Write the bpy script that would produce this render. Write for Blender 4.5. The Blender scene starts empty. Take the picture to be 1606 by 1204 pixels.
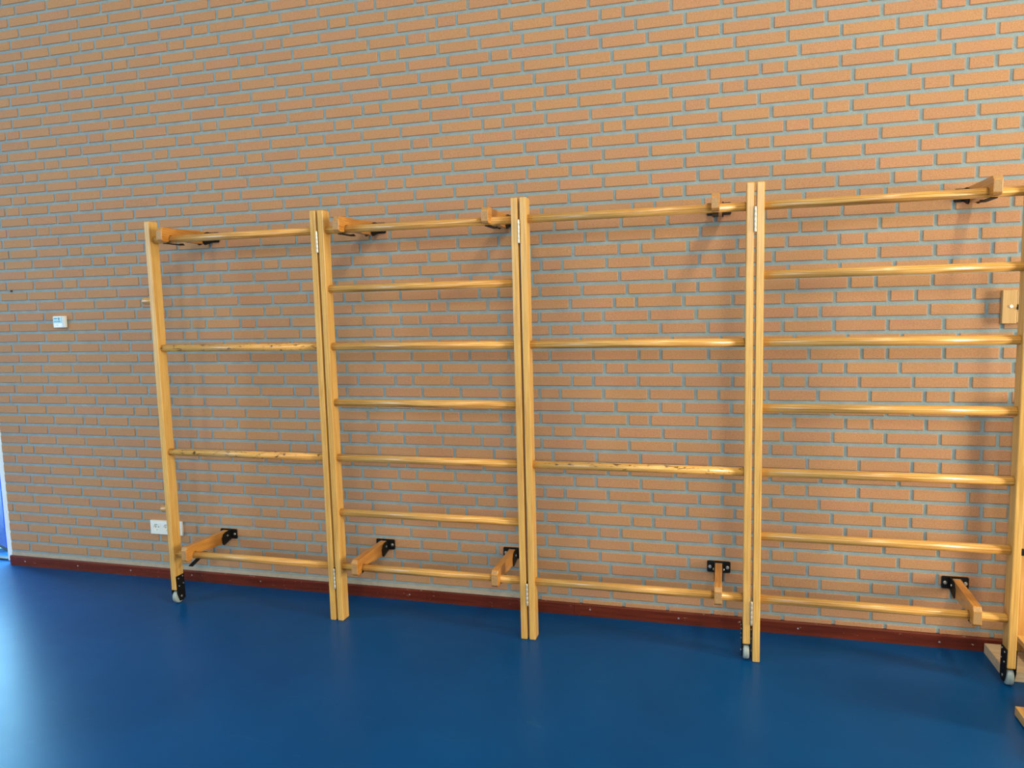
import bpy, bmesh, math, random
from mathutils import Matrix, Vector

# ------------------------------------------------------------------ scene, camera, light
scene = bpy.context.scene
COL = scene.collection
PI = math.pi

def build_camera():
    yaw, pitch, roll = -0.272226532, -0.106243887, -0.0248536046
    cy, sy, cp, sp = math.cos(yaw), math.sin(yaw), math.cos(pitch), math.sin(pitch)
    f = Vector((sy * cp, cy * cp, sp))
    r0 = Vector((cy, -sy, 0.0))
    u0 = r0.cross(f)
    c, s = math.cos(roll), math.sin(roll)
    r, u = c * r0 + s * u0, -s * r0 + c * u0
    cam = bpy.data.cameras.new('camera')
    cam.sensor_width = 36.0
    cam.lens = 1160.0 / 1606.0 * 36.0
    cam.clip_start, cam.clip_end = 0.05, 100.0
    o = bpy.data.objects.new('camera', cam)
    COL.objects.link(o)
    m = Matrix((r, u, -f)).transposed().to_4x4()
    m.translation = Vector((0.0, -3.64831472, 1.6058585))
    o.matrix_world = m
    scene.camera = o
build_camera()

vs = scene.view_settings
vs.view_transform = 'Standard'
vs.look = 'None'
vs.gamma = 1.0
vs.use_curve_mapping = False
vs.exposure = 0.0

world = bpy.data.worlds.new('sky')
scene.world = world
world.use_nodes = True
bg = world.node_tree.nodes['Background']
bg.inputs['Color'].default_value = (0.34, 0.74, 1.0, 1)
bg.inputs['Strength'].default_value = 22.0

def area(name, loc, target, sx, sy, power, color):
    l = bpy.data.lights.new(name, 'AREA')
    l.shape = 'RECTANGLE'
    l.size, l.size_y = sx, sy
    l.energy = power
    l.color = color
    o = bpy.data.objects.new(name, l)
    COL.objects.link(o)
    o.location = loc
    d = Vector(target) - Vector(loc)
    o.rotation_euler = d.to_track_quat('-Z', 'Y').to_euler()
    return o

# daylight through the windows of the wall behind the camera, the right and the left wall
area('front_window_light', (-3.2, -9.3, 3.3), (-3.2, 0, 1.2), 1.3, 2.0, 50, (0.80, 0.92, 1.0))
area('front_window_light', (0.0, -9.3, 3.3), (0.0, 0, 1.2), 1.3, 2.0, 125, (0.92, 0.95, 1.0))
area('front_window_light', (2.8, -9.3, 3.3), (2.4, 0, 1.2), 1.3, 2.0, 150, (1.0, 0.92, 0.76))
area('right_window_light', (5.6, -1.9, 1.7), (-2.0, -0.9, 0.4), 0.8, 2.2, 340, (1.0, 0.86, 0.62))
area('left_window_light', (-8.2, -4.0, 2.2), (-2.0, -1.0, 1.0), 3.0, 2.4, 230, (0.46, 0.76, 1.0))
for lx, pw in ((-3.0, 25), (1.5, 95)):
    for ly in (-2.6, -5.6):
        area('ceiling_light', (lx, ly, 5.1), (lx, ly, 0), 0.35, 2.4, pw, (1.0, 0.85, 0.56))

# ------------------------------------------------------------------ materials
def srgb(r, g, b):
    def f(v):
        v /= 255.0
        return v / 12.92 if v <= 0.04045 else ((v + 0.055) / 1.055) ** 2.4
    return (f(r), f(g), f(b), 1.0)

class Nodes:
    def __init__(s, name):
        s.m = bpy.data.materials.new(name)
        s.m.use_nodes = True
        s.t = s.m.node_tree
        s.b = s.t.nodes['Principled BSDF']
    def n(s, kind, **kw):
        x = s.t.nodes.new(kind)
        for k, v in kw.items():
            setattr(x, k, v)
        return x
    def l(s, a, b):
        s.t.links.new(a, b)
    def set(s, **kw):
        for k, v in kw.items():
            s.b.inputs[k.replace('_', ' ')].default_value = v
    def ramp(s, fac, stops):
        r = s.n('ShaderNodeValToRGB')
        e = r.color_ramp.elements
        while len(e) < len(stops):
            e.new(0.5)
        for i, (p, c) in enumerate(stops):
            e[i].position = p
            e[i].color = c
        s.l(fac, r.inputs['Fac'])
        return r.outputs['Color']
    def coords(s, scale=(1, 1, 1), jitter=True):
        tc = s.n('ShaderNodeTexCoord')
        mp = s.n('ShaderNodeMapping')
        mp.inputs['Scale'].default_value = scale
        if jitter:
            oi = s.n('ShaderNodeObjectInfo')
            mul = s.n('ShaderNodeMath', operation='MULTIPLY')
            s.l(oi.outputs['Random'], mul.inputs[0])
            mul.inputs[1].default_value = 37.0
            add = s.n('ShaderNodeVectorMath', operation='ADD')
            s.l(tc.outputs['Object'], add.inputs[0])
            s.l(mul.outputs[0], add.inputs[1])
            s.l(add.outputs[0], mp.inputs['Vector'])
        else:
            s.l(tc.outputs['Object'], mp.inputs['Vector'])
        return mp.outputs['Vector']
    def noise(s, vec, scale, detail=3.0, rough=0.55, dist=0.0):
        x = s.n('ShaderNodeTexNoise')
        x.inputs['Scale'].default_value = scale
        x.inputs['Detail'].default_value = detail
        x.inputs['Roughness'].default_value = rough
        x.inputs['Distortion'].default_value = dist
        s.l(vec, x.inputs['Vector'])
        return x.outputs['Fac']
    def mix(s, fac, a, b, blend='MIX'):
        x = s.n('ShaderNodeMix', data_type='RGBA', blend_type=blend)
        if isinstance(fac, float):
            x.inputs[0].default_value = fac
        else:
            s.l(fac, x.inputs[0])
        for i, v in ((6, a), (7, b)):
            if isinstance(v, tuple):
                x.inputs[i].default_value = v
            else:
                s.l(v, x.inputs[i])
        return x.outputs[2]
    def bump(s, h, strength=0.2, dist=0.002):
        x = s.n('ShaderNodeBump')
        x.inputs['Strength'].default_value = strength
        x.inputs['Distance'].default_value = dist
        s.l(h, x.inputs['Height'])
        s.l(x.outputs['Normal'], s.b.inputs['Normal'])

def plain(name, col, rough=0.5, metal=0.0, coat=0.0, var=0.12, scale=30.0):
    k = Nodes(name)
    v = k.coords()
    f = k.noise(v, scale)
    dark = tuple(c * (1 - var) for c in col[:3]) + (1,)
    lite = tuple(min(1, c * (1 + var)) for c in col[:3]) + (1,)
    k.l(k.ramp(f, [(0.3, dark), (0.7, lite)]), k.b.inputs['Base Color'])
    k.set(Roughness=rough, Metallic=metal, Coat_Weight=coat)
    return k.m

def wood(name, axis, lite, mid, dark, streak=0.6, rough=0.33, coat=0.35, worn=0.0, grain=1.0):
    k = Nodes(name)
    sc = [42.0 * grain] * 3
    sc[axis] = 2.2 * grain
    v = k.coords(tuple(sc))
    broad = k.noise(v, 1.0, 2.0, 0.5, 0.9)
    base = k.ramp(broad, [(0.32, mid), (0.62, lite)])
    sc2 = [150.0 * grain] * 3
    sc2[axis] = 7.0 * grain
    v2 = k.coords(tuple(sc2))
    fine = k.noise(v2, 1.0, 3.0, 0.6, 0.3)
    lines = k.ramp(fine, [(0.40, (1, 1, 1, 1)), (0.50, (0.35, 0.35, 0.35, 1)), (0.58, (0, 0, 0, 1))])
    wv = [9.0 * grain] * 3
    wv[axis] = 0.55 * grain
    v3 = k.coords(tuple(wv))
    flame = k.n('ShaderNodeTexWave', wave_type='RINGS', rings_direction='XYZ'[axis])
    flame.inputs['Scale'].default_value = 4.0
    flame.inputs['Distortion'].default_value = 5.0
    flame.inputs['Detail'].default_value = 2.0
    flame.inputs['Detail Scale'].default_value = 0.8
    k.l(v3, flame.inputs['Vector'])
    ring = k.ramp(flame.outputs['Fac'], [(0.0, (0.8, 0.8, 0.8, 1)), (0.16, (0.12, 0.12, 0.12, 1)), (0.4, (0, 0, 0, 1))])
    m1 = k.n('ShaderNodeMix', data_type='FLOAT')
    mul = k.n('ShaderNodeMath', operation='MULTIPLY')
    k.l(ring, mul.inputs[0]); mul.inputs[1].default_value = streak
    c1 = k.mix(mul.outputs[0], base, dark)
    mul2 = k.n('ShaderNodeMath', operation='MULTIPLY')
    k.l(lines, mul2.inputs[0]); mul2.inputs[1].default_value = 0.22
    c2 = k.mix(mul2.outputs[0], c1, dark)
    k.t.nodes.remove(m1)
    if worn > 0:
        ws = [70.0] * 3
        ws[axis] = 22.0
        v4 = k.coords(tuple(ws))
        w = k.noise(v4, 1.0, 4.0, 0.7, 0.6)
        wr = k.ramp(w, [(0.62 - worn * 0.05, (0, 0, 0, 1)), (0.68 - worn * 0.05, (1, 1, 1, 1))])
        c2 = k.mix(wr, c2, tuple(x * 0.35 for x in dark[:3]) + (1,))
    k.l(c2, k.b.inputs['Base Color'])
    k.set(Roughness=rough, Coat_Weight=coat, Coat_Roughness=0.18)
    k.bump(fine, 0.08, 0.001)
    return k.m

M = {}
W_L, W_M, W_D = srgb(222, 180, 102), srgb(202, 156, 82), srgb(120, 72, 28)
M['post'] = wood('post_varnished_wood', 2, W_L, W_M, srgb(150, 98, 40), 0.28, coat=0.15)
M['rung'] = wood('rung_varnished_pine', 0, srgb(218, 172, 96), srgb(198, 147, 74), W_D, 0.8)
M['rung_worn'] = wood('rung_scuffed_pine', 0, srgb(224, 178, 100), srgb(204, 152, 78), W_D, 0.35, worn=1.0)
M['arm'] = wood('arm_varnished_wood', 1, srgb(208, 146, 66), srgb(186, 122, 46), srgb(130, 76, 28), 0.4)
M['arm_end'] = plain('arm_end_grain', srgb(168, 132, 86), 0.5, var=0.18, scale=160)
M['plank'] = wood('raw_pale_wood', 0, srgb(214, 192, 160), srgb(196, 172, 140), srgb(160, 134, 104), 0.3, 0.6, 0.0)
M['bench'] = wood('bench_wood', 1, srgb(222, 178, 104), srgb(204, 154, 80), srgb(150, 98, 48), 0.4)
M['panel'] = wood('panel_wood', 2, srgb(216, 168, 100), srgb(200, 148, 80), srgb(150, 98, 48), 0.3)
M['plywood'] = wood('plywood_plate', 2, srgb(205, 172, 118), srgb(192, 156, 100), srgb(160, 122, 74), 0.25, 0.5, 0.1)
M['black'] = plain('black_painted_steel', (0.004, 0.004, 0.004, 1), 0.55, var=0.3)
M['black'].node_tree.nodes['Principled BSDF'].inputs['Specular IOR Level'].default_value = 0.25
M['steel'] = plain('zinc_steel', (0.55, 0.56, 0.54, 1), 0.32, 0.9)
M['hinge'] = plain('hinge_steel', (0.72, 0.71, 0.62, 1), 0.36, 0.6)
M['rubber'] = plain('grey_rubber', srgb(150, 165, 165), 0.6)
M['plastic'] = plain('white_plastic', srgb(228, 234, 232), 0.35, var=0.02)
M['plastic_grey'] = plain('grey_plastic', srgb(196, 204, 204), 0.4, var=0.02)  # light grey plastic of the control box's side strip and small print
M['display'] = plain('blue_grey_display', srgb(140, 186, 200), 0.25, var=0.03)
M['ink'] = plain('dark_ink', srgb(60, 104, 124), 0.5)
M['dark'] = plain('dark_slot', (0.02, 0.02, 0.02, 1), 0.6)
M['white_paint'] = plain('white_frame_paint', srgb(226, 238, 238), 0.4, var=0.02)
M['blue_door'] = plain('blue_door_paint', srgb(2, 56, 158), 0.4, var=0.04)
M['plaster'] = plain('pale_plaster', srgb(222, 214, 196), 0.85, var=0.03, scale=4)
M['sealant'] = plain('pale_sealant', srgb(170, 160, 144), 0.9, var=0.08, scale=40)
M['ceiling'] = plain('ceiling_board', srgb(226, 218, 200), 0.9, var=0.03, scale=6)
M['paving'] = plain('outdoor_paving', srgb(150, 156, 158), 0.9, var=0.06, scale=3)

def brick_mats():
    k = Nodes('orange_brick')
    v = k.coords((1, 1, 1), jitter=False)
    at = k.n('ShaderNodeAttribute', attribute_name='tone')
    grain = k.noise(v, 190.0, 3.0, 0.65)
    base = k.ramp(at.outputs['Fac'], [(0.0, srgb(174, 129, 97)), (0.35, srgb(176, 132, 95)), (0.7, srgb(179, 135, 95)), (1.0, srgb(178, 131, 99))])
    g = k.ramp(grain, [(0.30, (0.74, 0.74, 0.74, 1)), (0.5, (1, 1, 1, 1)), (0.72, (1.25, 1.22, 1.18, 1))])
    c = k.mix(1.0, base, g, 'MULTIPLY')
    blot = k.noise(v, 7.0, 3.0, 0.6)
    c = k.mix(k.ramp(blot, [(0.35, (0.0, 0.0, 0.0, 1)), (0.8, (0.35, 0.35, 0.35, 1))]), c, srgb(171, 135, 100))
    vor = k.n('ShaderNodeTexVoronoi')
    vor.inputs['Scale'].default_value = 90.0
    k.l(v, vor.inputs['Vector'])
    speck = k.ramp(vor.outputs['Distance'], [(0.0, (1, 1, 1, 1)), (0.2, (0, 0, 0, 1))])
    pick = k.ramp(k.noise(v, 40.0), [(0.55, (0, 0, 0, 1)), (0.65, (0.8, 0.8, 0.8, 1))])
    c = k.mix(k.mix(1.0, speck, pick, 'MULTIPLY'), c, srgb(226, 196, 150))
    k.l(c, k.b.inputs['Base Color'])
    k.set(Roughness=0.85)
    k.bump(grain, 0.35, 0.002)
    a = k.m
    k = Nodes('grey_mortar')
    v = k.coords((1, 1, 1), jitter=False)
    n1 = k.noise(v, 14.0, 4.0, 0.6)
    n2 = k.noise(v, 220.0, 2.0, 0.6)
    c = k.ramp(n1, [(0.3, srgb(130, 150, 156)), (0.7, srgb(146, 164, 168))])
    c = k.mix(1.0, c, k.ramp(n2, [(0.3, (0.85, 0.85, 0.85, 1)), (0.7, (1.08, 1.08, 1.08, 1))]), 'MULTIPLY')
    k.l(c, k.b.inputs['Base Color'])
    k.set(Roughness=0.95)
    k.bump(n2, 0.5, 0.003)
    return a, k.m
M['brick'], M['mortar'] = brick_mats()

def floor_mat():
    k = Nodes('blue_sports_floor')
    v = k.coords((1, 1, 1), jitter=False)
    big = k.noise(v, 1.3, 3.0, 0.6)
    c = k.ramp(big, [(0.3, srgb(2, 63, 118)), (0.7, srgb(4, 72, 130))])
    v2 = k.coords((3.0, 14.0, 1.0), jitter=False)
    sc = k.noise(v2, 1.6, 5.0, 0.7, 1.5)
    scuff = k.ramp(sc, [(0.62, (0, 0, 0, 1)), (0.76, (0.2, 0.2, 0.2, 1))])
    c = k.mix(scuff, c, srgb(60, 112, 150))
    k.l(c, k.b.inputs['Base Color'])
    r = k.n('ShaderNodeMapRange')
    k.l(k.noise(v, 9.0, 4.0, 0.6), r.inputs['Value'])
    r.inputs['To Min'].default_value = 0.26
    r.inputs['To Max'].default_value = 0.36
    k.l(r.outputs[0], k.b.inputs['Roughness'])
    k.b.inputs['Specular IOR Level'].default_value = 0.12
    k.b.inputs['Specular Tint'].default_value = (0.35, 0.78, 1.0, 1)
    k.bump(k.noise(v, 160.0, 2.0), 0.04, 0.002)
    return k.m
M['floor'] = floor_mat()

def baseboard_mat():
    k = Nodes('red_brown_stained_wood')
    v = k.coords((2.5, 60.0, 60.0), jitter=False)
    n1 = k.noise(v, 1.0, 4.0, 0.6, 0.5)
    c = k.ramp(n1, [(0.3, srgb(74, 24, 14)), (0.7, srgb(108, 42, 22))])
    v2 = k.coords((30.0, 60.0, 90.0), jitter=False)
    chip = k.ramp(k.noise(v2, 1.0, 4.0, 0.7), [(0.66, (0, 0, 0, 1)), (0.70, (1, 1, 1, 1))])
    c = k.mix(chip, c, srgb(186, 160, 140))
    k.l(c, k.b.inputs['Base Color'])
    k.set(Roughness=0.5, Specular_IOR_Level=0.25)
    return k.m
M['baseboard'] = baseboard_mat()

def glass_mat():
    k = Nodes('door_glass')
    tr = k.n('ShaderNodeBsdfTransparent')
    gl = k.n('ShaderNodeBsdfGlossy')
    gl.inputs['Roughness'].default_value = 0.02
    mx = k.n('ShaderNodeMixShader')
    mx.inputs[0].default_value = 0.08
    k.l(tr.outputs[0], mx.inputs[1]); k.l(gl.outputs[0], mx.inputs[2])
    k.l(mx.outputs[0], k.t.nodes['Material Output'].inputs['Surface'])
    return k.m
M['glass'] = glass_mat()

# ------------------------------------------------------------------ mesh helpers
def link_mesh(name, bm, mat, parent=None, smooth=False):
    me = bpy.data.meshes.new(name)
    bmesh.ops.recalc_face_normals(bm, faces=bm.faces)
    bm.to_mesh(me)
    bm.free()
    for m in (mat if isinstance(mat, (list, tuple)) else [mat]):
        me.materials.append(m)
    if smooth:
        for p in me.polygons:
            p.use_smooth = True
    o = bpy.data.objects.new(name, me)
    COL.objects.link(o)
    if parent is not None:
        o.parent = parent
    return o

def centre(o):
    """move a parentless mesh's origin to its base centre"""
    vs_ = [v.co for v in o.data.vertices]
    lo = Vector([min(v[i] for v in vs_) for i in range(3)])
    hi = Vector([max(v[i] for v in vs_) for i in range(3)])
    c = Vector(((lo.x + hi.x) / 2, (lo.y + hi.y) / 2, lo.z))
    o.data.transform(Matrix.Translation(-c))
    o.location = c
    return o

def add_box(bm, x0, x1, y0, y1, z0, z1, bev=0.0, seg=2):
    t = bmesh.new()
    v = [t.verts.new((x, y, z)) for x in (x0, x1) for y in (y0, y1) for z in (z0, z1)]
    for q in ((0, 1, 3, 2), (4, 6, 7, 5), (0, 4, 5, 1), (2, 3, 7, 6), (0, 2, 6, 4), (1, 5, 7, 3)):
        t.faces.new([v[i] for i in q])
    if bev > 0:
        bmesh.ops.bevel(t, geom=t.edges[:], offset=bev, segments=seg, profile=0.5, affect='EDGES')
    merge(bm, t)
    return bm

def merge(bm, t, mat=0):
    t.verts.index_update()
    vs_ = [bm.verts.new(v.co) for v in t.verts]
    for f in t.faces:
        try:
            nf = bm.faces.new([vs_[v.index] for v in f.verts])
            nf.smooth = f.smooth
            nf.material_index = mat
        except ValueError:
            pass
    t.free()

def box(*a, **k):
    return add_box(bmesh.new(), *a, **k)

def add_rod(bm, p0, p1, r, n=24, bev=0.0):
    """cylinder between two points, ends optionally rounded"""
    p0, p1 = Vector(p0), Vector(p1)
    d = (p1 - p0)
    L = d.length
    q = d.normalized().to_track_quat('Z', 'Y')
    prof = [(0, r)] if bev <= 0 else [(0, r - bev), (bev * 0.3, r - bev * 0.3), (bev, r)]
    rings = prof + [(L - z, rr) for z, rr in reversed(prof)]
    loops = []
    for z, rr in rings:
        loops.append([bm.verts.new(p0 + q @ Vector((rr * math.cos(2 * PI * i / n), rr * math.sin(2 * PI * i / n), z))) for i in range(n)])
    for a, b in zip(loops, loops[1:]):
        for i in range(n):
            f = bm.faces.new((a[i], a[(i + 1) % n], b[(i + 1) % n], b[i]))
            f.smooth = True
    bm.faces.new(loops[0][::-1])
    bm.faces.new(loops[-1])
    return bm

def rod(*a, **k):
    return add_rod(bmesh.new(), *a, **k)

def add_prism_x(bm, pts, x0, x1, bev=0.0):
    """profile in (y, z) extruded along x"""
    t = bmesh.new()
    a = [t.verts.new((x0, y, z)) for y, z in pts]
    b = [t.verts.new((x1, y, z)) for y, z in pts]
    n = len(pts)
    t.faces.new(a[::-1]); t.faces.new(b)
    for i in range(n):
        t.faces.new((a[i], a[(i + 1) % n], b[(i + 1) % n], b[i]))
    if bev > 0:
        bmesh.ops.bevel(t, geom=t.edges[:], offset=bev, segments=2, profile=0.5, affect='EDGES', clamp_overlap=True)
    merge(bm, t)
    return bm

def add_plate_y(bm, cx, cz, w, h, y0, y1, rad, n=5):
    """rounded rectangle in (x, z) extruded along y"""
    pts = []
    for sx, sz, a0 in ((1, 1, 0), (-1, 1, 90), (-1, -1, 180), (1, -1, 270)):
        for i in range(n + 1):
            a = math.radians(a0 + 90 * i / n)
            pts.append((cx + sx * (w / 2 - rad) + rad * math.cos(a), cz + sz * (h / 2 - rad) + rad * math.sin(a)))
    a = [bm.verts.new((x, y0, z)) for x, z in pts]
    b = [bm.verts.new((x, y1, z)) for x, z in pts]
    m = len(pts)
    bm.faces.new(a[::-1]); bm.faces.new(b)
    for i in range(m):
        bm.faces.new((a[i], a[(i + 1) % m], b[(i + 1) % m], b[i]))
    return bm

def thing(name, label, cat, loc, group=None):
    o = bpy.data.objects.new(name, None)
    o.empty_display_size = 0.1
    COL.objects.link(o)
    o.location = loc
    o['label'] = label
    o['category'] = cat
    if group:
        o['group'] = group
    return o

def tag(o, label, cat, group=None):
    o['label'] = label
    o['category'] = cat
    if group:
        o['group'] = group
    return o

def struct(name, bm, mat, **k):
    o = link_mesh(name, bm, mat, **k)
    o['kind'] = 'structure'
    return o

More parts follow.
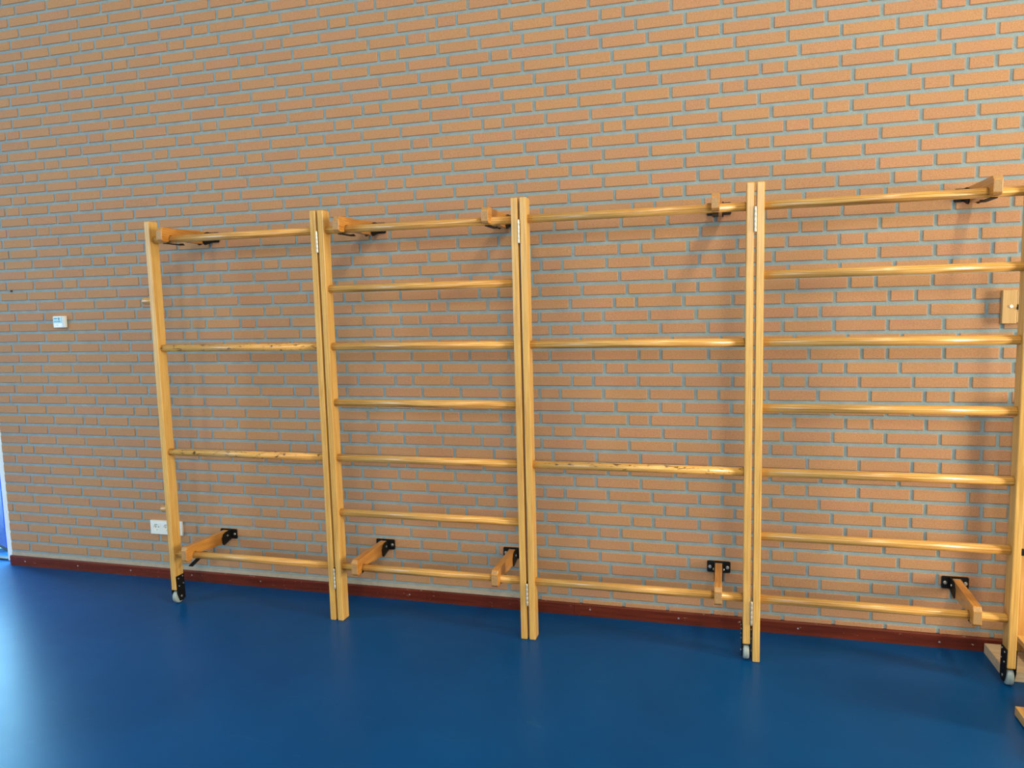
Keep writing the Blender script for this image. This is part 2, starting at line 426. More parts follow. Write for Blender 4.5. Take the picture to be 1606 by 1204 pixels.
def part(name, bm, mat, parent, world=True, smooth=False):
    """a child mesh given in world coordinates, its origin at the thing's base"""
    off = Vector((0, 0, 0))
    p = parent
    while p is not None:
        off += p.location
        p = p.parent
    if world:
        bmesh.ops.translate(bm, verts=bm.verts, vec=-off)
    return link_mesh(name, bm, mat, parent, smooth)
ROWS = {
-20:[-675,-455,-236,-19,93,309,535,758],
-19:[-4283,-4052,-3826,-3718,-3494,-3268,-2493,-2273,-1725,-1504,-1279,-842,-735,-518,-295,-70,472,696,918,1141],
-18:[-4213,-4118,-3891,-3660,-3551,-3323,-2551,-2334,-1563,-1343,-682,-574,-354,-129,88,309,416,639,864],
-17:[-4281,-4056,-3946,-3717,-3497,-3268,-2492,-2265,-2158,-1719,-1501,-1279,-1172,-741,-521,-297,-187,32,254,472,694,805,1027],
-16:[-4335,-4112,-3892,-3777,-3550,-2546,-2326,-2000,-1555,-1336,-1120,-796,-575,-353,-135,415,638,860,968,1194],
-15:[-4172,-3947,-3723,-3612,-3384,-2936,-2829,-2607,-2386,-2169,-1942,-1835,-1613,-1396,-1180,-852,-633,-413,-191,31,360,581,805,1030,1138],
-14:[-4219,-3997,-3773,-3544,-3437,-2986,-2762,-2549,-2439,-2218,-1774,-1446,-1229,-796,-579,-468,-252,-28,300,521,743,968,1190],
-13:[-4056,-3828,-3607,-3384,-3268,-3044,-2822,-2603,-2385,-2278,-1835,-1615,-1395,-1289,-1077,-856,-633,-412,-305,-84,354,578,685,912,1133],
-12:[-4223,-3889,-3669,-3436,-3099,-2879,-2655,-2439,-2220,-1886,-1664,-1444,-1229,-1123,-692,-472,-251,-141,83,300,518,740,850,1074],
-11:[-4280,-4057,-3829,-3720,-3491,-3264,-3041,-2825,-2715,-2494,-2272,-1832,-1727,-1506,-1287,-1072,-856,-751,-530,-310,-85,246,462,685,908,1136,1240],
-10:[-4333,-4113,-3887,-3662,-3554,-3329,-2880,-2659,-2558,-2331,-1889,-1670,-1565,-1346,-1128,-698,-590,-365,-143,77,299,407,628,852,1079],
-9:[-4271,-4175,-3942,-3718,-3494,-3389,-2498,-2390,-2168,-1949,-1729,-1407,-1184,-751,-529,-421,-199,464,571,796,1020],
-8:[-4221,-3991,-3769,-3545,-3322,-2991,-2772,-2554,-2331,-2001,-1782,-1559,-1344,-1125,-810,-586,-366,-143,-34,406,629,849,961,1187],
-7:[-4278,-4052,-3823,-3602,-3385,-2945,-2843,-2613,-2399,-2173,-1954,-1846,-1629,-1409,-1191,-867,-646,-422,-200,25,351,570,790,1016,1125],
-6:[-4219,-3993,-3768,-3661,-3432,-2991,-2762,-2666,-2448,-2219,-2002,-1783,-1678,-1454,-1239,-807,-702,-479,-257,-35,294,514,735,958,1185],
-5:[-4275,-4050,-3828,-3605,-3382,-3275,-3050,-2833,-2609,-2387,-2282,-1842,-1623,-1406,-1303,-1085,-870,-650,-427,-318,-96,347,567,676,899,1125],
-4:[-4331,-4109,-3882,-3660,-3434,-2882,-2662,-2446,-2224,-706,-487,-268,-158,64,513,737,842],
-3:[-4282,-4054,-3948,-3723,-3497,-3272,-3053,-2942,-2721,-2502,-2286,-1960,-1736,-1514,-1297,-1085,-767,-547,-324,-101,6,447,667,890,1001,1225],
-2:[-4227,-4009,-3776,-3550,-3323,-2882,-2661,-2342,-2119,-1889,-1668,-1566,-1350,-1134,-704,-597,-375,-157,70,290,399,622,843,1071],
-1:[-4279,-4056,-3824,-3608,-3380,-2943,-2725,-2507,-2399,-2175,-1953,-1730,-1509,-1406,-1192,-762,-539,-435,-215,8,237,455,562,787,1009,1232],
0:[-4223,-3997,-3778,-3548,-3326,-2992,-2775,-2554,-2334,-2226,-1788,-1570,-1345,-1244,-1032,-815,-596,-372,-266,-42,406,628,734,961,1183],
1:[-4276,-4056,-3828,-3601,-3377,-1412,-1194,-1092,-875,-659,-432,-212,15,343,567,791,1015],
2:[-4224,-4005,-3775,-3551,-3442,-2992,-2896,-2665,-2450,-2228,-2005,-1782,-1675,-1456,-1240,-1028,-812,-706,-490,-267,-45,290,509,732,957,1182],
3:[-4276,-4059,-3832,-3611,-3376,-2937,-2835,-2608,-2504,-2283,-1841,-1621,-1514,-1299,-1079,-866,-647,-542,-321,-99,345,452,674,897,1121],
4:[-4223,-4002,-3777,-3546,-3319,-2992,-2771,-2666,-2446,-2340,-1900,-1680,-1460,-1356,-1137,-708,-488,-382,-158,68,289,511,734,843,1068],
5:[-4274,-4048,-3838,-3609,-3383,-3052,-2828,-2609,-2391,-2169,-1840,-1620,-1403,-1182,-1077,-861,-647,-426,-203,-92,350,570,679,907,1129],
6:[-4115,-3896,-3665,-3438,-2983,-2875,-2651,-2434,-2211,-1991,-1879,-1658,-1437,-1225,-899,-681,-462,-242,-19,88,310,529,752,975,1085],
7:[-4273,-4060,-3834,-3724,-3497,-3272,-3052,-2825,-2717,-2504,-2283,-1833,-1726,-1504,-1284,-1068,-852,-744,-525,-305,-85,246,467,688,911,1133,1237],
8:[-4114,-3899,-3672,-3442,-3334,-2889,-2662,-2441,-2335,-1891,-1671,-1450,-1340,-1125,-688,-464,-360,-138,85,302,524,632,857,1083],
9:[-4270,-4053,-3840,-3606,-3501,-3276,-3052,-2830,-2605,-2497,-2281,-1841,-1618,-1512,-1290,-1068,-853,-629,-522,-301,-80,359,465,689,911,1131],
10:[-4228,-4009,-3774,-3673,-3443,-2992,-2772,-2668,-2444,-2221,-1780,-1667,-1448,-1223,-781,-674,-452,-232,-13,314,535,756,978,1200],
11:[-4273,-4048,-3835,-3601,-3376,-3272,-2606,-2385,-2281,-1617,-1396,-1288,-844,-621,-396,-292,-69,373,599,708,930],
12:[-4229,-3997,-3900,-3671,-3447,-2894,-2670,-2458,-2237,-1908,-1682,-1462,-1240,-1137,-705,-483,-262,-153,66,285,509,735,841,1063],
13:[-4275,-4057,-3836,-3732,-3504,-3274,-3051,-2948,-2726,-2504,-2287,-2064,-1955,-1736,-1517,-1297,-1078,-974,-756,-536,-313,-93,14,231,452,675,900,1011,1231],
14:[-4117,-3895,-3671,-3558,-3340,-3110,-2889,-2669,-2554,-2344,-2120,-1901,-1676,-1572,-1355,-1133,-916,-698,-594,-372,-153,65,282,391,614,836,1059],
15:[-4060,-3840,-3729,-3500,-3281,-3058,-2833,-2731,-2505,-2291,-2071,-1851,-1745,-1525,-1304,-1087,-863,-753,-535,-312,-93,126,232,456,680,900,1120,1223],
16:[-3901,-3667,-3345,-3124,-2900,-2674,-2568,-2351,-2134,-1913,-1692,-1584,-1363,-1142,-925,-701,-597,-375,-154,68,287,397,618,840,1059],
17:[-4061,-3954,-3727,-3506,-3401,-3175,-2951,-2731,-2509,-2399,-2183,-1964,-1746,-1524,-1420,-1198,-980,-757,-539,-435,-216,6,228,454,562,787,1009],
18:[-4117,-3892,-3785,-3566,-3344,-3114,-3008,-2789,-2565,-2349,-2130,-2023,-1802,-1581,-1362,-1138,-1033,-816,-594,-378,-157,-51,174,397,620,843,953,1174],
19:[-4168,-3948,-3722,-3614,-3400,-3174,-2952,-2844,-2621,-2404,-2182,-1958,-1854,-1634,-1414,-1196,-977,-872,-651,-435,-216,9,117,343,566,788,1009,1118],
20:[-4219,-4000,-3786,-3561,-3446,-3231,-3008,-2781,-2675,-2452,-2234,-2013,-1789,-1689,-1470,-1251,-1035,-815,-707,-483,-265,-46,181,288,513,736,956,1182],
21:[-4059,-3834,-3617,-3397,-3292,-3070,-2843,-2624,-2401,-2295,-2075,-1854,-1634,-1416,-1308,-1086,-869,-649,-430,-321,-102,120,344,568,675,897,1119],
22:[-4112,-3890,-3680,-3453,-3227,-3121,-2896,-2675,-2451,-2235,-2127,-1908,-1687,-1471,-1250,-1147,-926,-706,-488,-264,-154,68,293,515,736,846,1067],
23:[-4056,-3841,-3733,-3509,-3290,-3067,-2960,-2737,-2513,-2298,-2072,-1967,-1749,-1532,-1311,-1090,-988,-765,-542,-323,-100,10,229,453,675,896,1003],
24:[-4112,-3893,-3669,-3570,-3347,-3128,-2903,-2675,-2571,-2352,-2131,-1911,-1688,-1582,-1364,-1144,-923,-706,-600,-377,-153,69,291,403,627],
25:[-4052,-3951,-3726,-3507,-3408,-3179,-2956,-2735,-2516,-2406,-2186,-1967,-1745,-1527,-1418,-1199,-979,-763,-544,-435,-214,10],
26:[-4117,-3892,-3785,-3563,-3346,-3241,-3019,-2798,-2577,-2354,-2246,-2024,-1804,-1585,-1365,-1259,-1038,-818,-598,-374],
27:[-4058,-3950,-3734,-3630,-3406,-3182,-2963,-2855,-2634,-2413,-2185,-1965,-1858,-1639,-1419,-1198,-876],
28:[-3992,-3786,-3565,-3459,-3245,-3015,-2798,-2692,-2469,-2250,-2023,-1803,-1696,-1475],
29:[-4069,-3846,-3627,-3401,-3295,-3078,-2860,-2635,-2534,-2307,-2085,-1868],
30:[-3998,-3788,-3563,-3348,-3124,-2901,-2682],
31:[-4072,-3846,-3622,-3399,-3183,-2966],
32:[-4009,-3782,-3558],
}

# ------------------------------------------------------------------ the setting
X_END, X_RIGHT, CEIL = -4.44, 5.8, 5.3
Y_FRONT, X_LEFT = -9.6, -8.6

struct('floor', box(X_LEFT, X_RIGHT, Y_FRONT, 0.24, -0.08, 0.0), M['floor'])
struct('ceiling', box(X_LEFT, X_RIGHT, Y_FRONT, 0.3, CEIL, CEIL + 0.1), M['ceiling'])
struct('wall_right', box(X_RIGHT, X_RIGHT + 0.2, Y_FRONT, 0.3, 0, CEIL), M['plaster'])
struct('wall_left', box(X_LEFT - 0.2, X_LEFT, Y_FRONT, 0.3, 0, CEIL), M['plaster'])
struct('wall_front', box(X_LEFT, X_RIGHT, Y_FRONT - 0.2, Y_FRONT, 0, CEIL), M['plaster'])

def brick_wall():
    rnd = random.Random(11)
    HC, Z0, HB = 0.0644238563, 1.3476, 0.110
    REC, FACE, JB, JH = 0.0, -0.005, 0.0168, 0.0155
    bm = bmesh.new()
    tone = bm.faces.layers.float.new('tone')
    def brick(x0, x1, z0, z1):
        c = 0.0022
        t = rnd.random()
        hd = rnd.uniform(-0.0006, 0.0006)
        yb, yf = REC + 0.004, FACE + hd
        b = [bm.verts.new((x, yb, z)) for x, z in ((x0, z0), (x1, z0), (x1, z1), (x0, z1))]
        m = [bm.verts.new((x, yf + c, z)) for x, z in ((x0, z0), (x1, z0), (x1, z1), (x0, z1))]
        f = [bm.verts.new((x, yf, z)) for x, z in ((x0 + c, z0 + c), (x1 - c, z0 + c), (x1 - c, z1 - c), (x0 + c, z1 - c))]
        fs = [bm.faces.new(f)]
        for i in range(4):
            j = (i + 1) % 4
            fs.append(bm.faces.new((b[i], b[j], m[j], m[i])))
            fs.append(bm.faces.new((m[i], m[j], f[j], f[i])))
        for q in fs:
            q[tone] = t
    def fill(a, b):
        """joints strictly between two known joints"""
        n = max(1, round((b - a) / HB))
        if n <= 2:
            return []
        seq = []
        while n > 0:
            if n == 1 or (n % 2 == 1 and rnd.random() < 0.5):
                seq.append(1); n -= 1
            else:
                seq.append(2); n -= 2
        tot = sum(seq); x = 0; out = []
        for s in seq[:-1]:
            x += s
            out.append(a + (b - a) * x / tot)
        return out
    X_STOP = 3.6
    for c in range(-20, 62):
        zc = Z0 + HC * c
        z0, z1 = zc - (HC - JB) / 2, zc + (HC - JB) / 2
        if z1 > CEIL:
            break
        if c in ROWS:
            known = [v / 1000.0 for v in ROWS[c]]
        else:
            known = [X_END + 0.11 + rnd.choice((0, 0.055, 0.11))]
        js = []
        for a, b in zip(known, known[1:]):
            js.append(a); js += fill(a, b)
        js.append(known[-1])
        x = js[0]
        lead = []
        while x - X_END > 0.26:
            x -= HB if rnd.random() < 0.2 else 2 * HB
            lead.append(x)
        js = lead[::-1] + js
        x = js[-1]
        while x < X_STOP:
            x += HB if rnd.random() < 0.2 else 2 * HB
            js.append(x)
        prev = X_END
        for j in js:
            if j - prev < 0.03:
                prev = max(prev, j) if prev > X_END else X_END
                continue
            jh = JH * rnd.uniform(0.85, 1.15)
            brick(prev + (jh / 2 if prev > X_END else 0), j - jh / 2, z0 + rnd.uniform(-.0006, .0006), z1 + rnd.uniform(-.0006, .0006))
            prev = j
    nb = len(bm.faces)
    add_box(bm, X_END, X_RIGHT, REC, 0.24, 0, CEIL)
    bm.faces.ensure_lookup_table()
    for i in range(nb, len(bm.faces)):
        bm.faces[i].material_index = 1
    return struct('wall_back', bm, [M['brick'], M['mortar']])
brick_wall()

bb = bmesh.new()
add_prism_x(bb, [(0.0, 0.0), (-0.018, 0.0), (-0.018, 0.056), (-0.013, 0.0625), (0.0, 0.0625)], -4.446, -0.71)
add_prism_x(bb, [(0.0, 0.0), (-0.018, 0.0), (-0.018, 0.056), (-0.013, 0.0625), (0.0, 0.0625)], -0.7088, 3.6)
base = struct('baseboard_back', bb, M['baseboard'])
for sx, sz in ((-4.322, .031), (-3.898, .032), (-3.492, .033), (-3.046, .036), (-2.571, .035), (-1.63, .033), (-0.626, .036), (-0.181, .031), (0.378, .032), (0.984, .027)):
    link_mesh('screw', rod((sx, -0.016, sz), (sx, -0.0195, sz), 0.0045, 12, 0.001), M['steel'], base)

struct('trim_3', box(-4.438, -0.95, -0.0062, 0.0, 0.0620, 0.0845), M['sealant'])

# doorway at the left end of the brick wall: white frame, blue door leaf with glazed top, paving outside
fr = bmesh.new()
add_box(fr, -4.478, X_END, -0.004, 0.11, 0.022, 2.75, 0.003)
add_box(fr, X_LEFT, -4.478, -0.004, 0.11, 2.68, 2.75, 0.003)
add_box(fr, -5.95, -5.88, -0.004, 0.11, 0.0, 2.68, 0.003)
struct('trim_1', fr, M['white_paint'])
struct('trim_2', box(-5.88, -4.441, 0.045, 0.085, 0.0, 0.012, 0.002), M['dark'])
struct('wall_left_end', box(X_LEFT, -5.95, 0.0, 0.24, 0, 2.75), M['plaster'])
struct('wall_above_door', box(X_LEFT, X_END, 0.0, 0.24, 2.75, CEIL), M['plaster'])

def door():
    t = bpy.data.objects.new('door_1', None)
    COL.objects.link(t)
    t.location = (-4.70, 0.197, 0.0)
    t.rotation_euler = (0, 0, math.radians(157.4))
    t['kind'] = 'structure'
    L = 1.15
    b = bmesh.new()
    add_box(b, 0, L, -0.02, 0.02, 0.03, 0.62, 0.003)
    add_box(b, 0, 0.09, -0.02, 0.02, 0.62, 2.62, 0.003)
    add_box(b, L - 0.09, L, -0.02, 0.02, 0.62, 2.62, 0.003)
    add_box(b, 0.09, L - 0.09, -0.02, 0.02, 2.52, 2.62, 0.003)
    link_mesh('door_leaf', b, M['blue_door'], t)
    link_mesh('door_seal', box(0, L, -0.012, 0.012, 0.004, 0.03), M['dark'], t)
    link_mesh('glass_pane', box(0.09, L - 0.09, -0.004, 0.004, 0.62, 2.52), M['glass'], t)
door()
struct('ground_outside', box(-16, 2, 0.245, 14, -0.1, -0.012), M['paving'])

# ------------------------------------------------------------------ climbing gates
YF, YB, YR = -0.345, -0.279, -0.312      # front, back and rung plane of the gates
PW, RR = 0.0315, 0.0190
ZR = [0.283, 0.570, 0.855, 1.138, 1.421, 1.707, 1.995]
TOP = 2.090

def wheel_unit(g, x, side_screws):
    """fork with two cheek plates, a grey wheel and screws under a post"""
    fork = bmesh.new()
    prof = [(-0.342, 0.158), (-0.281, 0.158), (-0.279, 0.022), (-0.300, 0.012), (-0.322, 0.014), (-0.340, 0.060)]
    add_prism_x(fork, prof, x + PW / 2, x + PW / 2 + 0.004)
    add_prism_x(fork, prof, x - PW / 2 - 0.004, x - PW / 2)
    add_box(fork, x - PW / 2, x + PW / 2, -0.340, -0.282, 0.076, 0.0795)
    f = part('wheel_fork', fork, M['black'], g)
    f['label'] = 'black steel wheel fork'
    w = bmesh.new()
    n, R = 36, 0.0375
    yc, zc = -0.3115, R + 0.0006
    prof = [(-0.0135, 0.012), (-0.0135, R - 0.007), (-0.011, R - 0.002), (-0.006, R), (-0.0025, R), (0.0, R - 0.0015), (0.0025, R), (0.006, R), (0.011, R - 0.002), (0.0135, R - 0.007), (0.0135, 0.012)]
    loops = []
    for dx, r in prof:
        loops.append([w.verts.new((x + dx, yc + r * math.cos(2 * PI * i / n), zc + r * math.sin(2 * PI * i / n))) for i in range(n)])
    for a, b in zip(loops, loops[1:]):
        for i in range(n):
            fc = w.faces.new((a[i], a[(i + 1) % n], b[(i + 1) % n], b[i])); fc.smooth = True
    w.faces.new(loops[0]); w.faces.new(loops[-1][::-1])
    part('wheel', w, M['rubber'], f)['label'] = 'grey rubber wheel'
    for s in (-1, 1):
        xs = x + s * (PW / 2 + 0.004)
        for (yy, zz, r) in ((-0.327, 0.143, .0042), (-0.295, 0.148, .0042), (-0.325, 0.100, .0042), (-0.292, 0.106, .0042), (-0.3115, 0.0381, .0065)):
            part('screw', rod((xs, yy, zz), (xs + s * 0.0035, yy, zz), r, 12, 0.001), M['steel'], f)

def gate(xl, xr, levels, wheels, label, worn=(), hinge=None):
    g = thing('climbing_gate', label, 'climbing gate', ((xl + xr) / 2, YR, 0.0), 'climbing gates along the brick wall')
    for i, x in enumerate((xl, xr)):
        z0 = 0.080 if i in wheels else 0.0006
        part('post', box(x - PW / 2, x + PW / 2, YF, YB, z0, TOP, 0.004), M['post'], g)
        if i in wheels:
            wheel_unit(g, x, 1)
    for k in levels:
        b = rod((xl + PW / 2 - 0.006, YR, ZR[k]), (xr - PW / 2 + 0.006, YR, ZR[k]), RR, 28, 0.0)
        part('rung', b, M['rung_worn'] if k in worn else M['rung'], g)
    return g

PX = [(-2.897, -1.9185), (-1.8765, -0.8930), (-0.8515, 0.1300), (0.1715, 1.1615)]
ODD, ALL = (0, 2, 4, 6), range(7)
g1 = gate(*PX[0], ODD, (0,), 'leftmost wooden climbing gate with four rungs, wheel under its free left post', worn=(2, 4))
g2 = gate(*PX[1], ALL, (), 'second wooden climbing gate from the left, seven rungs, no wheels')
g3 = gate(*PX[2], ODD, (1,), 'third wooden climbing gate from the left, four rungs, scuffed second rung', worn=(2,))
g4 = gate(*PX[3], ALL, (1,), 'rightmost wooden climbing gate, seven rungs, wheel beside the pale plank')

# two short pegs on the outer face of the first post
for z, ln in ((1.676, 0.072), (0.530, 0.055)):
    part('peg', rod((PX[0][0] - PW / 2 + 0.004, YB - 0.025, z), (PX[0][0] - PW / 2 - ln, YB - 0.025, z), 0.0185, 24, 0.003), M['rung'], g1)

# hinges between neighbouring posts (a part of the left gate of each pair)
for g, xa, xb in ((g1, PX[0][1], PX[1][0]), (g2, PX[1][1], PX[2][0]), (g3, PX[2][1], PX[3][0])):
    xm = (xa + xb) / 2
    for z0, z1 in ((1.885, 1.990), (0.172, 0.280)):
        b = bmesh.new()
        add_box(b, xa + PW / 2, xa + PW / 2 + 0.0018, YF, YF + 0.035, z0, z1)
        add_box(b, xb - PW / 2 - 0.0020, xb - PW / 2 - 0.0004, YF, YF + 0.035, z0, z1)
        h = part('hinge', b, M['black'], g)
        kn = bmesh.new()
        n = 5
        d = (z1 - z0) / n
        for i in range(n):
            add_rod(kn, (xm, YF - 0.003, z0 + d * i + 0.0002), (xm, YF - 0.003, z0 + d * (i + 1) - 0.0002), 0.0047, 16, 0.0004)
        part('knuckle', kn, M['hinge'], h)['label'] = 'bright steel hinge knuckle'

# ------------------------------------------------------------------ wall arms that hold the gates
def arm(xw, xe, zw, ze, label, latch=0.0):
    """bracket on the wall, wooden arm notched over a rung, black latch under the notch"""
    t = thing('support_bracket', label, 'support bracket', (xw, 0.0, zw), 'wooden arms on the brick wall')
    pl = bmesh.new()
    add_plate_y(pl, xw, zw, 0.110, 0.056, -0.0125, -0.0055, 0.007)
    p = part('wall_plate', pl, M['black'], t)
    for s in (-1, 1):
        bx = xw + s * 0.041
        b = rod((bx, -0.012, zw - 0.001), (bx, -0.0155, zw - 0.001), 0.0085, 20, 0.001)
        add_rod(b, (bx, -0.0155, zw - 0.001), (bx, -0.0205, zw - 0.001), 0.006, 6, 0.0006)
        part('bolt', b, M['steel'], p)
    AW = 0.0330
    def at(y):   # arm axis in x as it leaves the wall
        return xw + (xe - xw) * (-y / 0.375)
    ck = bmesh.new()
    for s in (-1, 1):
        prof = [(-0.011, zw + 0.026), (-0.060, zw + 0.026), (-0.084, zw + 0.018), (-0.097, zw - 0.004), (-0.094, zw - 0.034), (-0.086, zw - 0.046), (-0.076, zw - 0.046), (-0.011, zw - 0.026)]
        x0 = at(-0.05) + s * (AW / 2 + 0.0006)
        add_prism_x(ck, prof, min(x0, x0 + s * 0.0045), max(x0, x0 + s * 0.0045))
    c = part('cheek_plate', ck, M['black'], t)
    for s in (-1, 1):
        x0 = at(-0.055) + s * (AW / 2 + 0.005)
        part('pivot_bolt', rod((x0, -0.052, zw + 0.001), (x0 + s * 0.005, -0.052, zw + 0.001), 0.0065, 6, 0.0008), M['steel'], c)
    # arm profile in (y, z); notch open downwards round the rung
    dz = ze - zw
    def zz(y, d):
        return zw + dz * (-y / 0.375) + d
    zr = ZR[0] if zw < 1 else ZR[6]
    fb = 0.047 if zw < 1 else 0.040
    r = RR + 0.002
    yr = YR
    low = min(zr - 0.012, ze - 0.034)
    notch = [(yr - r, low)]
    for i in range(0, 9):
        a = PI - PI * i / 8
        notch.append((yr + r * math.cos(a), zr + r * math.sin(a)))
    pts = [(-0.022, zz(-0.022, 0.012)), (-0.036, zz(-0.03, 0.028)), (-0.352, zz(-0.352, 0.034)), (-0.366, zz(-0.36, 0.034)), (-0.380, zz(-0.375, 0.018)), (-0.380, ze - fb + 0.010), (-0.370, ze - fb), (-0.345, ze - fb), (yr - r, ze - fb + 0.003)]
    pts += notch[1:]
    pts += [(yr + r, zr - 0.006), (-0.270, zz(-0.27, -0.022)), (-0.225, zz(-0.22, -0.026)), (-0.180, zz(-0.18, -0.034)), (-0.100, zz(-0.1, -0.038)), (-0.050, zz(-0.05, -0.037)), (-0.030, zz(-0.03, -0.024))]
    b = bmesh.new()
    add_prism_x(b, pts, -AW / 2, AW / 2)
    for v in b.verts:
        v.co.x += at(v.co.y)
    # front face gets end-grain
    b.faces.ensure_lookup_table()
    for f in b.faces:
        if all(v.co.y < -0.3795 for v in f.verts) or (f.calc_center_median().y < -0.364 and abs(f.normal.x) < 0.5 and len(f.verts) == 4):
            f.material_index = 1
    edges = [e for e in b.edges if min(v.co.y for v in e.verts) < -0.36 or abs(e.verts[0].co.z - e.verts[1].co.z) < 0.02 and all(v.co.z > zw for v in e.verts)]
    bmesh.ops.bevel(b, geom=edges, offset=0.0025, segments=2, profile=0.5, affect='EDGES', clamp_overlap=True)
    part('wooden_arm', b, [M['arm'], M['arm_end']], t)
    # latch strap below the notch, hinged at its wall end
    lt = bmesh.new()
    zl = min(ze - fb + 0.001, zr - RR - 0.0015)
    add_box(lt, xe - 0.0135, xe + 0.0135, -0.340, -0.205, zl - 0.0045, zl, 0.001)
    add_rod(lt, (xe - 0.012, -0.215, zl), (xe + 0.012, -0.215, zl), 0.0055, 12, 0.001)
    if latch:
        bmesh.ops.rotate(lt, verts=lt.verts, cent=Vector((xe, -0.215, zl)), matrix=Matrix.Rotation(latch, 3, 'X'))
    part('latch', lt, M['black'], t)['label'] = 'black steel latch strap'
    return t

LOW = [(-2.771, -2.785), (-1.764, -1.764), (-1.030, -1.024), (0.011, 0.008), (1.040, 1.021)]
UPP = [(-2.762, -2.793), (-1.740, -1.774), (-1.022, -1.022), (0.004, -0.011), (1.032, 1.027)]
LOW_TXT = [
    'lower wooden arm holding the leftmost gate, beside the white socket, latch hanging open',
    'lower wooden arm holding the left end of the second gate, near the floor',
    'lower wooden arm at the right end of the second gate, plate half hidden by posts',
    'lower wooden arm holding the third gate, seen straight from the front near the floor',
    'lower wooden arm holding the rightmost gate, above the baseboard',
]
UPP_TXT = [
    'upper wooden arm holding the top rung of the leftmost gate',
    'upper wooden arm holding the left end of the second gate\'s top rung',
    'upper wooden arm at the top right of the second gate, plate hidden by posts',
    'upper wooden arm holding the third gate\'s top rung, seen straight from the front',
    'upper wooden arm holding the rightmost gate\'s top rung, topmost in the picture',
]
for i, (xw, xe) in enumerate(LOW):
    arm(xw, xe, 0.309, 0.308, LOW_TXT[i], 0.30 if i == 0 else 0.0)
for i, (xw, xe) in enumerate(UPP):
    arm(xw, xe, 2.026, 2.018, UPP_TXT[i])

# ------------------------------------------------------------------ things on the wall
def socket():
    t = thing('wall_socket', 'white triple power socket on brick wall, half behind the leftmost post', 'socket', (-3.205, 0.0, 0.276))
    z0, z1, xa = 0.277, 0.361, -3.320
    b = bmesh.new()
    add_plate_y(b, xa + 0.1135, (z0 + z1) / 2, 0.227, z1 - z0, -0.0088, -0.0055, 0.004)
    xb, cz = xa + 0.227, (z0 + z1) / 2
    for q in ((xa, xb, cz + 0.029, z1), (xa, xb, z0, cz - 0.029), (xa, xa + 0.0135, cz - 0.029, cz + 0.029), (xb - 0.0135, xb, cz - 0.029, cz + 0.029), (xa + 0.0715, xa + 0.0845, cz - 0.029, cz + 0.029), (xa + 0.1425, xa + 0.1555, cz - 0.029, cz + 0.029)):
        add_box(b, q[0], q[1], -0.016, -0.0087, q[2], q[3])
    part('frame', b, M['plastic'], t)
    for i in range(3):
        cx, cz = xa + 0.0425 + 0.071 * i, (z0 + z1) / 2
        s = bmesh.new()
        n = 32
        # square insert with a round well
        rings = [(0.0285, -0.0165), (0.0205, -0.0175), (0.0195, -0.0165), (0.0185, -0.0092), (0.0, -0.0092)]
        outer = []
        for j in range(n):
            a = 2 * PI * j / n
            m = max(abs(math.cos(a)), abs(math.sin(a)))
            outer.append(s.verts.new((cx + 0.029 * math.cos(a) / m, -0.0172, cz + 0.029 * math.sin(a) / m)))
        prev = outer
        side = [s.verts.new((v.co.x, -0.0155, v.co.z)) for v in outer]
        for j in range(n):
            s.faces.new((side[j], side[(j + 1) % n], outer[(j + 1) % n], outer[j]))
        for r, y in rings[1:-1]:
            cur = [s.verts.new((cx + r * math.cos(2 * PI * j / n), y, cz + r * math.sin(2 * PI * j / n))) for j in range(n)]
            for j in range(n):
                s.faces.new((prev[j], prev[(j + 1) % n], cur[(j + 1) % n], cur[j]))
            prev = cur
        s.faces.new(prev)
        ins = part('socket_insert', s, M['plastic'], t)
        for sx in (-1, 1):
            part('pin_hole', rod((cx + sx * 0.0095, -0.0091, cz), (cx + sx * 0.0095, -0.0097, cz), 0.0032, 12), M['dark'], ins)
        for sz in (-1, 1):
            part('earth_clip', box(cx - 0.003, cx + 0.003, -0.0148, -0.0092, cz + sz * 0.0165 - 0.0015, cz + sz * 0.0165 + 0.0015), M['steel'], ins)
socket()

def thermostat():
    t = thing('wall_controller', 'small white square control box with grey display on the left brick wall', 'control box', (-3.868, 0.0, 1.536))
    x0, x1, z0, z1 = -3.912, -3.824, 1.537, 1.607
    part('housing', box(x0, x1, -0.026, -0.0055, z0, z1, 0.003), M['plastic'], t)
    d = part('display', box(x0 + 0.006, x1 - 0.022, -0.0275, -0.026, z0 + 0.028, z1 - 0.005), M['display'], t)
    lines = bmesh.new()
    for (a, b_, c, e) in ((.010, .033, .053, .058), (.040, .054, .055, .060), (.044, .050, .046, .054), (.010, .033, .036, .040), (.038, .058, .036, .040)):
        add_box(lines, x0 + a, x0 + b_, -0.0281, -0.0275, z0 + c, z0 + e)
    part('display_text', lines, M['ink'], d)
    part('side_strip', box(x1 - 0.019, x1 - 0.002, -0.0275, -0.026, z0 + 0.003, z1 - 0.003), M['plastic_grey'], t)
    part('small_print', box(x0 + 0.024, x0 + 0.042, -0.0266, -0.026, z0 + 0.014, z0 + 0.018), M['plastic_grey'], t)
thermostat()

o = tag(link_mesh('wall_plug', rod((-4.239, -0.001, 1.769), (-4.239, -0.0075, 1.769), 0.006, 12, 0.001), M['dark']), 'tiny black plug in a mortar joint near the left end of the wall', 'wall plug')
centre(o)

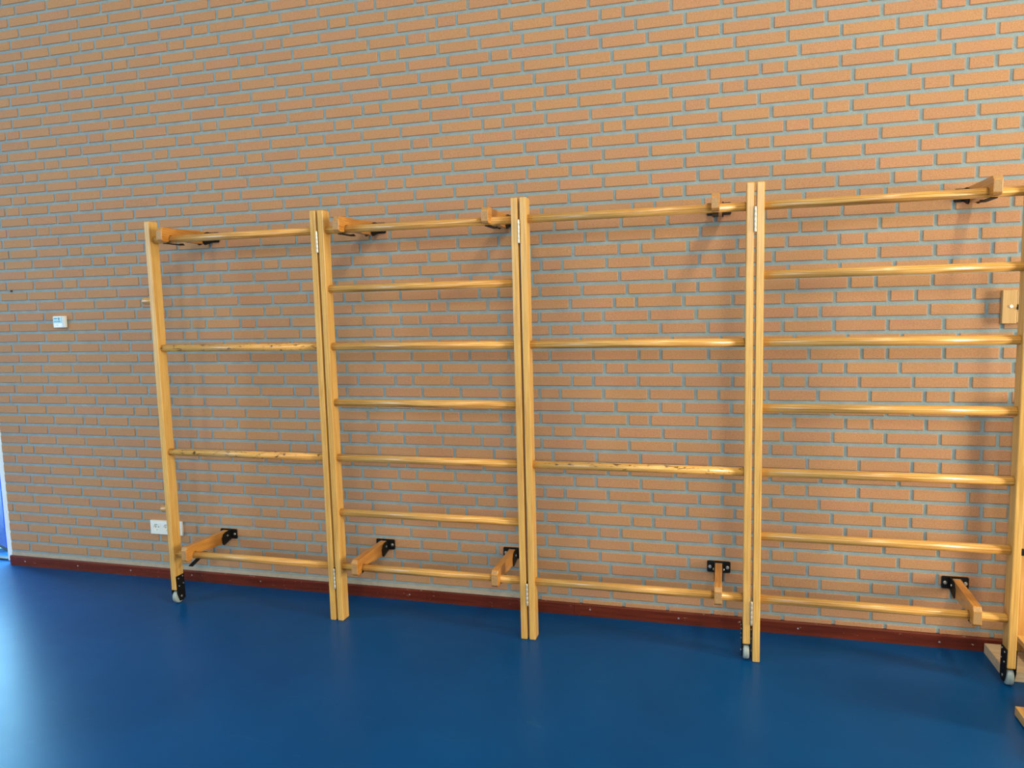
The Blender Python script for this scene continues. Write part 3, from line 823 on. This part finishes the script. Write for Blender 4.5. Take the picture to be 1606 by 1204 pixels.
def lock_box():
    t = thing('lock_plate', 'light wooden plate with white button on the wall behind the rightmost post', 'wooden plate', (1.24, 0.0, 1.474))
    part('board', box(1.172, 1.226, -0.032, -0.0055, 1.475, 1.617, 0.0015), M['plywood'], t)
    part('flap', box(1.2275, 1.330, -0.030, -0.0055, 1.479, 1.613, 0.0015), M['plywood'], t)
    part('button', rod((1.2035, -0.031, 1.5475), (1.2035, -0.0365, 1.5475), 0.0075, 24, 0.002), M['plastic'], t)['label'] = 'round white button'
    l = rod((1.2305, -0.028, 1.540), (1.2305, -0.037, 1.540), 0.0065, 16, 0.001)
    add_box(l, 1.2285, 1.2325, -0.034, -0.028, 1.546, 1.556)
    part('latch', l, M['black'], t)
lock_box()

# ------------------------------------------------------------------ things at the right edge
o = link_mesh('floor_plank', box(1.160, 2.20, -0.288, -0.030, 0.0006, 0.046, 0.002), M['plank'])
tag(centre(o), 'pale raw wooden plank lying on the floor behind the rightmost wheel', 'plank')

def cupboard():
    t = thing('storage_panel', 'upright wooden panel with black knob standing on the pale plank', 'wooden panel', (1.6, -0.06, 0.047))
    part('board', box(1.248, 2.05, -0.090, -0.030, 0.0465, 1.16, 0.003), M['panel'], t)
    s = box(1.246, 1.2475, -0.0905, -0.0895, 0.43, 0.56)
    add_box(s, 1.2485, 1.2535, -0.0912, -0.0895, 0.432, 0.56)
    part('slot', s, M['dark'], t)
    part('knob', rod((1.268, -0.089, 0.497), (1.268, -0.112, 0.497), 0.014, 20, 0.004), M['black'], t)
    part('ledge', box(1.262, 2.05, -0.420, -0.0905, 0.098, 0.121, 0.002), M['bench'], t)
cupboard()

def bench():
    t = thing('wooden_bench', 'wooden bench foot on the blue floor at the lower right corner', 'bench', (1.4, -0.70, 0.0))
    part('foot', box(1.099, 1.62, -0.90, -0.570, 0.005, 0.040, 0.003), M['bench'], t)
    part('foot_pad', box(1.135, 1.60, -0.83, -0.60, 0.0006, 0.005), M['dark'], t)
    part('upright', box(1.128, 1.165, -0.75, -0.615, 0.040, 0.27, 0.003), M['bench'], t)
    part('seat', box(1.14, 3.2, -0.80, -0.57, 0.27, 0.305, 0.004), M['bench'], t)
    part('upright', box(2.9, 2.94, -0.75, -0.615, 0.040, 0.27, 0.003), M['bench'], t)
    part('foot', box(2.80, 3.10, -0.90, -0.570, 0.0006, 0.040, 0.003), M['bench'], t)
bench()
